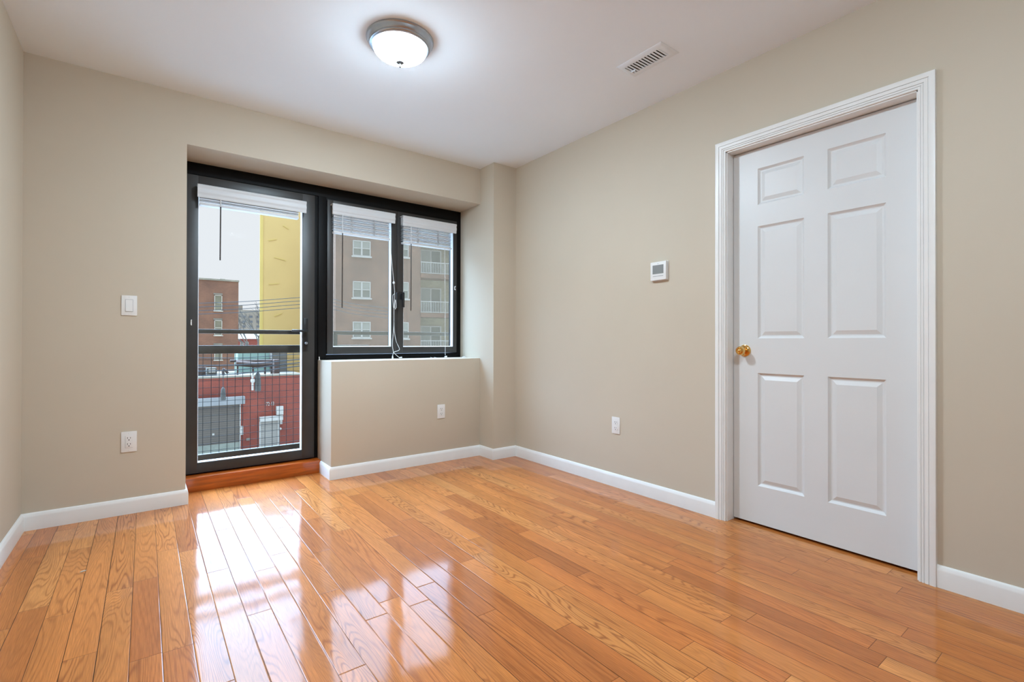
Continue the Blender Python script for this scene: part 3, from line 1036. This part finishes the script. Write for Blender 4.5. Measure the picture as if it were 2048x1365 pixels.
# thermostat
f = FR(1.8610, 1.4310)
th = empty('thermostat', f.o, 'white wall thermostat with a grey screen, left of the door', 'thermostat')
obj('back_plate', f.box(MB(), -0.060, -0.060, 0.0002, 0.060, 0.060, 0.006, 0.002), 'plastic', th)
hs = obj('housing', f.box(MB(), -0.058, -0.058, 0.0062, 0.058, 0.058, 0.0245, 0.006), 'plastic', th)
obj('display', f.box(MB(), -0.040, -0.018, 0.023, 0.040, 0.037, 0.0252), 'lcd', hs, 'grey display')
obj('button_bar', f.box(MB(), -0.038, -0.034, 0.024, 0.038, -0.030, 0.0250), 'tape', hs)
obj('indicator', f.box(MB(), -0.004, 0.0435, 0.024, 0.004, 0.0465, 0.0250), 'tape', hs)


# ------------------------------------------------------------------ ceiling light and vent
def ceiling_light(x, y, label, lit='lit'):
    r = empty('ceiling_light', (x, y, ZC), label, 'ceiling light', 'flush ceiling lights')
    pan = obj('metal_pan', MB().lathe([(0, -0.0005), (0.1615, -0.0005), (0.1645, -0.003), (0.1645, -0.006), (0.1605, -0.009), (0.159, -0.012), (0.156, -0.020), (0.151, -0.027), (0.1485, -0.029),
                                       (0.1495, -0.032), (0.147, -0.036), (0.1425, -0.038), (0.1430, -0.041), (0.1385, -0.0432), (0.1325, -0.0425), (0.1325, -0.038), (0, -0.038)],
                                      (x, y, ZC), n=72), 'nickel', r, 'brushed nickel ring', smooth=30)
    prof = [(0.1320, -0.0395)]
    for i in range(0, 13):
        a = i / 12 * math.pi / 2
        prof.append((0.1320 * math.cos(a) ** 1.15 if i < 12 else 0.0, -0.043 - 0.060 * math.sin(a)))
    obj('glass_bowl', MB().lathe(prof, (x, y, ZC), n=64), lit, r, 'lit white glass bowl')
    fn = obj('finial', MB().lathe([(0, -0.1010), (0.0215, -0.1010), (0.0220, -0.1095), (0.0190, -0.1150), (0.0080, -0.1200), (0.0055, -0.1235), (0.0050, -0.1260), (0, -0.1260)], (x, y, ZC), n=28), 'finial', r)
    obj('finial_ball', MB().sphere((x, y, ZC - 0.1310), 0.0068), 'finial', fn)
    return r


ceiling_light(1.0123, 2.2696, 'flush ceiling light with nickel ring and lit white bowl, near the window')
ceiling_light(1.0123, 0.25, 'added unseen fill light, a flush fixture with nickel ring over the near half of the room', 'lit_fill')  # second fixture added out of frame to even out the room light

vx0, vx1, vy0, vy1 = 2.057, 2.212, 1.4875, 1.776
ix0, ix1, iy0, iy1 = 2.0895, 2.1705, 1.523, 1.7458
vt = empty('ceiling_vent', ((vx0 + vx1) / 2, (vy0 + vy1) / 2, ZC), 'white louvred air vent in the ceiling', 'air vent')
vm_ = MB()
zt_, zb_ = ZC - 0.0003, ZC - 0.009
def vl(a, b, c, d, z): return [(a, c, z), (b, c, z), (b, d, z), (a, d, z)]
vm_.ring(vl(vx0, vx1, vy0, vy1, zt_), vl(vx0, vx1, vy0, vy1, zt_ - 0.0015))
vm_.ring(vl(vx0, vx1, vy0, vy1, zt_ - 0.0015), vl(vx0 + 0.012, vx1 - 0.012, vy0 + 0.012, vy1 - 0.012, zb_))
vm_.ring(vl(vx0 + 0.012, vx1 - 0.012, vy0 + 0.012, vy1 - 0.012, zb_), vl(ix0, ix1, iy0, iy1, zb_))
vm_.ring(vl(ix0, ix1, iy0, iy1, zb_), vl(ix0, ix1, iy0, iy1, zt_))
obj('vent_frame', vm_, 'vent', vt)
obj('backing', MB().quad(*vl(ix0, ix1, iy0, iy1, zt_ - 0.0005)), 'ventdark', vt)
nl = 12
for i in range(nl):
    yc = iy0 + (iy1 - iy0) * (i + 0.5) / nl
    obj('slat', MB().prism([(yc - 0.0076, zb_ + 0.0010), (yc - 0.0076, zb_ + 0.0002), (yc + 0.0070, zb_ + 0.0036), (yc + 0.0068, zb_ + 0.0046)], 0, ix0, ix1), 'vent', vt)
obj('damper_lever', MB().box(ix0 + 0.052, iy1 - 0.030, zb_ - 0.006, ix0 + 0.057, iy1 - 0.002, zb_ + 0.001, 0.001), 'vent', vt)

# a scrap on the floor
q = atz(166, 1144, 0.0)
obj('paper_scrap', MB().prism([(q.x - 0.010, q.y - 0.004), (q.x + 0.006, q.y - 0.002), (q.x + 0.011, q.y + 0.004), (q.x - 0.004, q.y + 0.003)], 2, 0.0004, 0.003),
    'paper', None, 'tiny pale scrap on the floor near the left baseboard', 'scrap', org=(q.x, q.y, 0))

# ------------------------------------------------------------------ balcony
obj('balcony_slab', MB().box(-0.1, YO + 0.001, -0.16, 2.7, 4.36, 0.02), 'slab', None, 'narrow concrete balcony slab outside the glazed door', 'balcony', kind=S)
YR = 4.25
br_ = empty('balcony_railing', (1.3, YR, 0.02), 'dark metal balcony railing with wire mesh, outside the glazed door', 'railing')
obj('hand_rail', MB().box(-0.08, YR - 0.02, 1.046, 2.68, YR + 0.02, 1.078, 0.003), 'rail', br_)
obj('top_rail', MB().box(-0.08, YR - 0.02, 0.895, 1.6, YR + 0.02, 0.957, 0.003).box(1.6, YR - 0.02, 0.85, 2.68, YR + 0.02, 0.912, 0.003), 'rail', br_)
obj('bottom_rail', MB().box(-0.08, YR - 0.02, 0.045, 2.68, YR + 0.02, 0.152, 0.003), 'rail', br_)
for x in (-0.06, 1.30, 2.66):
    obj('post', MB().box(x - 0.02, YR - 0.02, 0.02, x + 0.02, YR + 0.02, 1.046, 0.003), 'rail', br_)
mb = MB()
x0_ = aty(500.6, 800, YR).x
k0 = int(-(x0_ + 0.06) / 0.0522)
x = x0_ + k0 * 0.0522
while x < 2.66:
    mb.box(x - 0.0017, YR - 0.0012, 0.150, x + 0.0017, YR + 0.0012, 0.9)
    x += 0.0522
z = 0.172
while z < 0.89:
    mb.box(-0.06, YR - 0.0036, z - 0.0015, 2.66, YR - 0.0012, z + 0.0015)
    z += 0.0522
obj('mesh_panel', mb, 'wire', br_, 'black square wire mesh')

# ------------------------------------------------------------------ the street
GZ = -5.0
obj('street', MB().box(-60, 4.6, GZ - 0.2, 140, 260, GZ), 'asphalt', None, 'grey street and ground far below the balcony', 'street', kind=S)


def sash_window(name, parent, fp, u, n, px0, py0, px1, py1, mats=('white_out', 'pane'), kind='hung', depth=0.08, label=None):
    """fp: pixel -> point on the facade; u: unit vector along it; n: unit normal towards the viewer."""
    a, b = fp(px0, py0), fp(px1, py1)
    wd = (b - a).dot(u)
    ht = abs(a.z - b.z)
    c = a + u * wd / 2
    c.z = (a.z + b.z) / 2
    Z = Vector((0, 0, 1))
    t = min(0.06, 0.09 * wd)
    mb = MB()
    cc = c + n * 0.02
    for s in (-1, 1):
        mb.obox(cc + u * s * (wd / 2 - t / 2), u, n, Z, t / 2, depth / 2, ht / 2)
        mb.obox(cc + Z * s * (ht / 2 - t / 2), u, n, Z, wd / 2, depth / 2, t / 2)
    mb.obox(cc, u, n, Z, wd / 2, depth / 2, t * 0.45)
    if kind == 'pair':
        mb.obox(cc, u, n, Z, t * 0.9, depth / 2, ht / 2)
    mb.obox(c - Z * (ht / 2 + 0.05) + n * 0.05, u, n, Z, wd / 2 + 0.08, 0.08, 0.05)
    fr_ = obj(name, mb, mats[0], parent, smooth=0, label=label)
    obj('pane', MB().obox(c + n * 0.012 + Z * ht * 0.25, u, n, Z, wd / 2 - t, 0.01, ht * 0.25 - t * .3), 'pale_pane' if kind == 'pair' else mats[1], fr_, smooth=0)
    obj('pane', MB().obox(c + n * 0.012 - Z * ht * 0.25, u, n, Z, wd / 2 - t, 0.01, ht * 0.25 - t * .3), mats[1], fr_, smooth=0)
    return fr_


UX, NY = Vector((1, 0, 0)), Vector((0, -1, 0))

# red shop building across the street
YRED = 30.0
fp = lambda a, b: aty(a, b, YRED)
tl = fp(399.7, 759.5)
rx0, rx1, rtop = fp(40, 760).x, fp(645, 760).x, fp(480, 755).z
rb = empty('shop_building', ((rx0 + rx1) / 2, YRED, GZ), 'low red painted shop building with rolled down gates across the street', 'building')
obj('wall', MB().box(rx0, YRED, GZ, rx1, YRED + 0.3, rtop).box(rx0, YRED + 0.3, GZ, rx1, 40, rtop - 0.25), 'red', rb)
obj('roof', MB().box(rx0 + 0.1, YRED + 0.31, rtop - 0.24, rx1 - 0.1, 39.9, rtop - 0.18), 'roofing', rb)
obj('parapet_coping', MB().box(rx0 - 0.05, YRED - 0.05, rtop, rx1 + 0.05, YRED + 0.35, rtop + 0.10), 'coping', rb)
g0, g1 = fp(360, 820).x, fp(479, 806).x
gtop = fp(430, 809.5).z
gt = obj('rolling_gate', MB().box(g0, YRED - 0.04, fp(430, 889.5).z, g1, YRED - 0.002, gtop), 'gate', rb, 'wide dark grey rolling gate', smooth=0)
obj('gate_base', MB().box(g0, YRED - 0.05, GZ, g1, YRED - 0.002, fp(430, 889.5).z), 'gatelow', gt)
obj('gate_lock', MB().box(fp(426.3, 869).x - .05, YRED - 0.08, fp(427, 869).z - .05, fp(426.3, 869).x + .05, YRED - 0.04, fp(427, 869).z + .05), 'white_out', gt)
obj('gate_guide', MB().box(g1, YRED - 0.10, GZ, fp(481, 806).x, YRED - 0.001, gtop), 'white_out', rb)
hb = fp(430, 794)
obj('gate_housing', MB().box(g0 - 0.1, YRED - 0.40, fp(430, 810.5).z, fp(487.8, 800).x, YRED - 0.001, fp(430, 795.5).z), 'bluebox', rb, 'pale blue box over the wide gate')
for yy, h_ in ((856, 0.10), (865, 0.13)):
    c = fp(482.5, yy)
    obj('gate_switch', MB().box(c.x - 0.08, YRED - 0.12, c.z - h_, c.x + 0.08, YRED - 0.001, c.z + h_), 'white_out', rb)
e0, e1 = fp(520, 850).x, fp(557, 850).x
obj('door_gate', MB().box(e0, YRED - 0.04, GZ, e1, YRED - 0.002, fp(538, 842).z), 'gate2', rb, 'narrow pale rolled down door gate', smooth=0)
for a, b in ((e0 - 0.05, e0 + 0.03), (e1 - 0.06, e1 + 0.05)):
    obj('door_jamb', MB().box(a, YRED - 0.08, GZ, b, YRED - 0.001, fp(538, 842).z), 'white_out', rb)
obj('door_hood', MB().box(fp(518, 838).x, YRED - 0.35, fp(538, 841).z, fp(563.5, 838).x, YRED - 0.001, fp(538, 832.5).z), 'white_out', rb)
a, b = fp(551.5, 813), fp(565, 829)
obj('meter_box', MB().box(a.x, YRED - 0.25, b.z, b.x, YRED - 0.001, a.z, 0.02), 'white_out', rb)
a, b = fp(559, 833), fp(563.5, 848)
obj('meter_pipe', MB().box(a.x, YRED - 0.15, b.z, b.x, YRED - 0.001, a.z), 'white_out', rb)
c = fp(560, 858)
obj('wall_lamp', MB().sphere((c.x, YRED - 0.07, c.z), 0.075), 'white_out', rb)
a, b = fp(492.5, 877), fp(499, 881)
obj('wall_plaque', MB().box(a.x, YRED - 0.05, b.z, b.x, YRED - 0.001, a.z), 'coping', rb)
# house number
cu = bpy.data.curves.new('number_text', 'FONT')
cu.body = '172-13'
cu.size = 0.36
cu.extrude = 0.012
cu.align_x = 'CENTER'
cu.align_y = 'CENTER'
tmp = bpy.data.objects.new('number_text', cu)
C.objects.link(tmp)
dg = bpy.context.evaluated_depsgraph_get()
me = bpy.data.meshes.new_from_object(tmp.evaluated_get(dg))
bpy.data.objects.remove(tmp, do_unlink=True)
c = fp(538.5, 808.5)
me.transform(Matrix.Translation((c.x, YRED - 0.014, c.z)) @ Matrix.Rotation(math.pi / 2, 4, 'X') @ Matrix.Diagonal((0.50, 0.80, 1, 1)))
me.materials.clear()
me.materials.append(MT['white_out'])
ho = bpy.data.objects.new('house_number', me)
WORLD[ho.name] = Matrix.Identity(4)
put(ho, rb)
ho['label'] = 'white house number 172-13'

# things on the red roof
RZ = rtop - 0.18


def roof_box(name, px0, py0, px1, py1, y, dep, m, label, cat, to_roof=True, bev=0.0):
    a, b = aty(px0, py0, y), aty(px1, py1, y)
    z0 = RZ if to_roof else b.z
    return obj(name, MB().box(a.x, y, z0, b.x, y + dep, a.z, bev), m, None, label, cat, org=((a.x + b.x) / 2, y, z0))


roof_box('roof_bulkhead', 476, 706.5, 541, 722, 38.0, 1.6, 'teal', 'pale turquoise low shed on the red building roof', 'shed')
roof_box('roof_shed', 545, 706, 574, 730, 37.0, 2.0, 'roofing', 'grey low shed beside the turquoise one on the roof', 'shed')
roof_box('condenser_unit', 548.5, 719.5, 559.5, 744, 32.0, 0.6, 'rust', 'dark upright unit standing on the red building roof', 'roof unit', bev=0.03)
a, b = aty(472, 727, 33.5), aty(546, 729, 33.5)
rd = empty('roof_duct', ((a.x + b.x) / 2, 33.5, RZ), 'brown horizontal duct on struts across the red building roof', 'duct')
obj('pipe', MB().tube([a, (a + b) / 2 - Vector((0, 0, 0.06)), b], 0.17, 14), 'rust', rd)
obj('pipe', MB().tube([aty(460, 722.5, 34.5), aty(546, 722, 34.5)], 0.08, 12), 'rust', rd)
for px in (475, 506, 530, 543):
    t_ = aty(px, 728, 33.5)
    obj('strut', MB().box(t_.x - 0.05, 33.45, RZ, t_.x + 0.05, 33.55, t_.z - 0.02), 'rust', rd)
    t_ = aty(px, 722, 34.5)
    obj('strut', MB().box(t_.x - 0.03, 34.47, RZ, t_.x + 0.03, 34.53, t_.z), 'rust', rd)
a, b = aty(414, 737, 33.0), aty(434, 748, 33.0)
ru = empty('roof_cabinet', ((a.x + b.x) / 2, 33.0, RZ), 'grey cabinet with a pale grille at the left of the red roof', 'roof unit')
obj('cabinet', MB().box(a.x, 33.0, RZ, b.x, 33.8, a.z, 0.02), 'slab', ru)
obj('grille', MB().box(a.x + 0.08, 32.97, a.z - 0.26, b.x - 0.08, 33.0, a.z - 0.06), 'white_out', ru)
a, b = aty(398, 735, 34.0), aty(413, 748, 34.0)
obj('roof_vent', MB().box(a.x - 0.4, 34.0, RZ, b.x, 34.7, a.z, 0.03), 'rust', None, 'dark roof vent box at the left end of the red roof', 'roof unit', org=(a.x, 34, RZ))
a = aty(453, 748, 31.5)
vp = empty('vent_pipe', (a.x, 31.5, RZ), 'small bent vent pipe near the red building parapet', 'vent pipe')
obj('pipe', MB().tube(smooth_path([(a.x - 0.1, 31.5, RZ), aty(446, 743, 31.5), aty(448.5, 739.5, 31.5), aty(456, 747, 31.5)]), 0.07, 12), 'rust', vp)

# yellow building behind it
ybx = [aty(519.3, 600, 40.3), aty(524, 600, 52.0)]
yz = 0.99 + 38.0 * math.tan(math.radians(16.6))
xr = aty(676, 600, 40.3).x + 0.4
yb_ = empty('yellow_building', ((ybx[0].x + xr) / 2, 46, GZ), 'tall plain yellow stucco building beyond the red roof', 'building')
obj('wall', MB().prism([(ybx[0].x, 40.3), (xr, 40.3), (xr, 52.0), (ybx[1].x, 52.0)], 2, GZ, yz), 'yellow', yb_, smooth=0)
obj('corner_strip', MB().box(ybx[0].x, 40.26, GZ, aty(526, 600, 40.26).x, 40.3, yz - 0.1),
    'yellow2', yb_, smooth=0)
for (px, py, w_, rot) in ((545, 480, .5, .3), (560, 518, .7, -.2), (548, 568, .6, .15), (556, 630, .5, .4), (572, 455, .4, -.5)):
    c = aty(px, py, 40.28)
    obj('plaster_patch', MB().obox(c, Vector((math.cos(rot), 0, math.sin(rot))), NY, Vector((-math.sin(rot), 0, math.cos(rot))), w_ * 0.6, 0.012, 0.03), 'yellow2', yb_, smooth=0)

# brown brick house at the left
YBK = 62.0
fp = lambda a, b: aty(a, b, YBK)
bz = fp(477, 564.5).z
bx0, bx1 = fp(200, 600).x, fp(476.9, 600).x
bb = empty('brick_house', ((bx0 + bx1) / 2, YBK, GZ), 'brown brick house with white sash windows, behind the red roof at the left', 'building')
obj('wall', MB().box(bx0, YBK, GZ, bx1, YBK + 6, bz), 'tan', bb, smooth=0)
obj('parapet_coping', MB().box(bx0 - 0.1, YBK - 0.08, bz, bx1 + 0.06, YBK + 6.1, bz + 0.18), 'coping', bb, smooth=0)
for (py0, py1) in ((590.4, 622), (640.8, 671), (691, 720)):
    sash_window('window', bb, fp, UX, NY, 428.7, py0, 444.2, py1)
    a, b = fp(427, py0 - 4), fp(445, py0)
    obj('lintel', MB().box(a.x, YBK - 0.03, b.z, b.x, YBK - 0.001, a.z), 'roofing', bb)
c = fp(452, 560)
obj('chimney', MB().box(c.x - 0.25, YBK + 3, bz, c.x + 0.25, YBK + 3.5, bz + 0.6), 'white_out', bb)

# small red house and far block, tree
YSM = 85.0
fp = lambda a, b: aty(a, b, YSM)
a, b = fp(470, 678), fp(523, 700)
sm = empty('row_house', ((a.x + b.x) / 2, YSM, GZ), 'small red row house with a pale roof, between brick house and yellow building', 'building')
obj('wall', MB().box(a.x, YSM, GZ, b.x, YSM + 8, a.z), 'red', sm, smooth=0)
obj('roof', MB().prism([(YSM - 0.3, a.z), (YSM + 8.3, a.z), (YSM + 4, a.z + 1.1)], 0, a.x - 0.2, b.x + 0.2), 'coping', sm, smooth=0)
for px in (483.5, 494):
    sash_window('window', sm, fp, UX, NY, px - 3, 684, px + 3, 694)
YFR = 150.0
fp = lambda a, b: aty(a, b, YFR)
a, b = fp(470, 619.5), fp(530, 690)
fb = empty('apartment_block', ((a.x + b.x) / 2, YFR, GZ), 'distant pale grey apartment block beyond the row house', 'building')
obj('wall', MB().box(a.x, YFR, GZ, b.x, YFR + 15, a.z), 'far', fb, smooth=0)
c0, c1_ = fp(474, 609.5), fp(487.5, 620)
obj('roof_tower', MB().box(c0.x, YFR + 2, a.z, c1_.x, YFR + 8, c0.z), 'far', fb, smooth=0)
for px in (487.8, 501.8, 516):
    for py in (634, 644, 653.5):
        p0, p1_ = fp(px - 3.2, py - 2.2), fp(px + 3.2, py + 2.2)
        obj('window', MB().box(p0.x, YFR - 0.1, p1_.z, p1_.x, YFR - 0.01, p0.z), 'farwin', fb, smooth=0)

YT = 78.0
tb = aty(520, 690, YT)
tr_ = MB()
def branch(p, d, ln, r, lvl):
    q = p + d * ln
    m_ = (p + q) / 2 + Vector((R.uniform(-1, 1), R.uniform(-1, 1), R.uniform(-1, 1))) * ln * 0.06
    tr_.tube([p, m_, q], r, 5 if lvl > 1 else 8, r * 0.6)
    if lvl >= 5:
        return
    for i in range(3 if lvl < 4 else 2):
        dd = (d + Vector((R.uniform(-1, 1), R.uniform(-0.7, 0.7), R.uniform(-0.25, 0.7))) * 0.75).normalized()
        branch(p + (q - p) * R.uniform(0.6, 1.0), dd, ln * R.uniform(0.6, 0.8), r * 0.66, lvl + 1)
branch(Vector((tb.x, YT, GZ)), Vector((-0.02, 0, 1)), 4.6, 0.20, 0)
obj('bare_tree', tr_, 'bark', None, 'bare leafless tree beside the yellow building edge', 'tree', org=(tb.x, YT, GZ))

# brown apartment house on the right, turned a little
u_ = Vector((0.974, -0.225, 0)).normalized()
n_ = Vector((-u_.y, u_.x, 0)) * -1
if n_.y > 0:
    n_ = -n_
rr_ = ray(720, 683)
fwd = Vector((math.sin(YAW), math.cos(YAW), 0))
P0 = Vector((0, 0, HC)) + rr_ * (34.0 / rr_.dot(fwd))


def fpb(px, py, back=0.0):
    d = ray(px, py)
    o = Vector((0, 0, HC))
    return o + d * ((P0 - n_ * back - o).dot(n_) / d.dot(n_))


Z1 = Vector((0, 0, 1))
au = lambda px: (fpb(px, 660) - P0).dot(u_)
A0, A1, A2, A3 = au(670.8), au(841), au(935), au(1010)
atop = 0.99 + 34 * 0.31
ap = empty('apartment_house', P0 + Vector((0, 0, GZ - P0.z)), 'brown brick apartment house with balconies, seen through the casement windows', 'building')


def slab(mb, s0, s1, z0, z1, f0=0.0, f1=-5.0):
    c = P0 + u_ * (s0 + s1) / 2 + n_ * (f0 + f1) / 2
    c.z = (z0 + z1) / 2
    return mb.obox(c, u_, n_, Z1, (s1 - s0) / 2, abs(f1 - f0) / 2, (z1 - z0) / 2)


wl = MB()
slab(wl, A0, A1, GZ, atop)
slab(wl, A2, A3, GZ, atop)
slab(wl, A1, A2, GZ, atop, -1.3, -5)
obj('wall', wl, 'brown', ap, smooth=0)
obj('parapet_coping', slab(MB(), A0 - 0.05, A3 + 0.05, atop, atop + 0.15, 0.08, -5.05), 'coping', ap, smooth=0)
for s in (A0 + 3.78, A1 - 1.0):
    obj('pilaster_joint', slab(MB(), s - 0.02, s + 0.02, GZ, atop - 0.05, 0.015, -0.01), 'tan', ap, smooth=0)
for k, (py0, py1) in enumerate(((643.5, 676), (562.5, 597), (480.5, 514), (398, 432))):
    sash_window('window', ap, fpb, u_, n_, 705.5, py0, 741, py1, kind='pair', mats=('white_out', 'pane'))
    sash_window('window', ap, fpb, u_, n_, 789, py0 + 1, 817, py1 + 1.5, kind='pair', mats=('white_out', 'pane'))
    # balcony bay: floor slab, tan brick cheeks, glazed door, railing
    st = k
    zf = fpb(870, 553 + (0.5 - 0) * 0, 0).z
zb0 = fpb(868, 553).z           # slab under the topmost visible balcony
dz = (fpb(868, 553).z - fpb(868, 631).z)
for k in range(-2, 3):
    zs = zb0 + k * dz
    if zs < GZ + 0.5:
        continue
    bal = obj('balcony', slab(MB(), A1, A2, zs - 0.16, zs + 0.16, 0.10, -1.35), 'brown', ap, 'balcony slab', smooth=0)
    obj('back_wall', slab(MB(), A1 + 0.02, A2 - 0.02, zs + 0.16, zs + dz - 0.16, -1.2, -1.28), 'loggia', bal, smooth=0)
    m_ = MB()
    s0, s1 = au(851) - 0.1, au(892) - 0.1
    zl, zh = zs + 0.17, zs + 2.15
    for s in (s0, (s0 + s1) / 2, s1):
        slab(m_, s - 0.05, s + 0.05, zl, zh, -1.12, -1.2)
    slab(m_, s0, s1, zh - 0.08, zh, -1.12, -1.2)
    dr = obj('sliding_door', m_, 'white_out', bal, smooth=0)
    obj('pane', slab(MB(), s0 + 0.05, (s0 + s1) / 2 - 0.05, zl, zh - 0.08, -1.15, -1.19), 'pale_pane', dr, smooth=0)
    obj('pane', slab(MB(), (s0 + s1) / 2 + 0.05, s1 - 0.05, zl, zh - 0.08, -1.15, -1.19), 'pane', dr, smooth=0)
    rl = MB()
    slab(rl, A1, A2, zs + 0.98, zs + 1.03, 0.06, 0.0)
    slab(rl, A1, A2, zs + 0.20, zs + 0.24, 0.06, 0.0)
    s = A1 + 0.06
    while s < A2:
        slab(rl, s - 0.012, s + 0.012, zs + 0.2, zs + 1.0, 0.045, 0.015)
        s += 0.13
    obj('railing', rl, 'white_out', bal, 'pale picket railing', smooth=0)

# ------------------------------------------------------------------ pole and wires
YP = 22.0
pp = aty(631, 660, YP)
pole = empty('utility_pole', (pp.x, YP, GZ), 'wooden utility pole with a crossarm at the street', 'utility pole')
pt = aty(631, 590, YP).z
obj('shaft', MB().tube([(pp.x, YP, GZ), (pp.x, YP, pt)], 0.15, 14, 0.12), 'wood', pole)
obj('crossarm', MB().box(pp.x - 0.08, YP - 0.7, aty(631, 607, YP).z - 0.08, pp.x + 0.08, YP + 0.7, aty(631, 607, YP).z + 0.04), 'wood', pole)


def cable(name, pts, r, label, group):
    obj(name, MB().tube(smooth_path(pts, 5), r, 6), 'wire', None, label, 'overhead wire', group)


ords = ('topmost', 'second from the top', 'third from the top', 'lowest')
for i, (yl, ym, yr) in enumerate(((600.5, 595.0, 600), (608.5, 601.5, 607), (616, 608.5, 613), (622.8, 615.5, 620))):
    a = aty(300, yl + 9, YP + 1)
    b = aty(631, ym, YP)
    c = aty(790, yr + 18, YP - 1.5)
    cable('overhead_wire', [a, (a + b) / 2 - Vector((0, 0, .05)), b, (b + c) / 2 - Vector((0, 0, .05)), c], 0.013,
          '%s of the four thin wires crossing the yellow building' % ords[i], 'upper street wires')
low = (((300, 713.5), (631, 708)), ((300, 731), (631, 718.5)), ((300, 745), (631, 724.5)), ((300, 755), (631, 731)))
for i, (l, r_) in enumerate(low):
    a, b = aty(*l, YP + 1), aty(*r_, YP)
    cable('telephone_cable', [a, (a + b) / 2 - Vector((0, 0, 0.12)), b, aty(790, r_[1] + 14, YP - 1.5)], 0.022 if i else 0.016,
          '%s of the four thick cables seen through the railing mesh' % ords[i], 'lower street cables')


def splice(px, py0, py1, r, label, strap=False):
    c0, c1_ = aty(px, py0, YP + 0.5), aty(px, py1, YP + 0.5)
    c1_.x = c0.x
    c1_.y = c0.y
    g = empty('cable_splice_case', c1_, label, 'cable case')
    h_ = c0.z - c1_.z
    obj('case', MB().lathe([(0, 0), (r * 0.85, 0.01), (r, h_ * 0.08), (r * 0.95, h_ * 0.5), (r * 0.75, h_ * 0.85), (r * 0.25, h_), (0, h_)], c1_, n=18), 'rail', g)
    top = Vector((c0.x, c0.y, aty(px, 736, YP + 0.5).z))
    obj('hanger', MB().tube([c0 - Vector((0, 0, .02)), top], 0.012, 6), 'wire', g)
    if strap:
        obj('strap', MB().box(c1_.x - r - 0.10, c1_.y - 0.04, c1_.z + 0.05, c1_.x - r - 0.03, c1_.y + 0.04, c0.z, 0.01)
            .sphere((c1_.x - r - 0.06, c1_.y - 0.02, c1_.z + h_ * 0.55), 0.09), 'white_out', g)


splice(446.3, 775, 801.5, 0.10, 'dark spindle shaped case hanging from the cables at the left')
splice(515.5, 744, 783, 0.125, 'dark upright case with a white strap hanging from the cables', True)
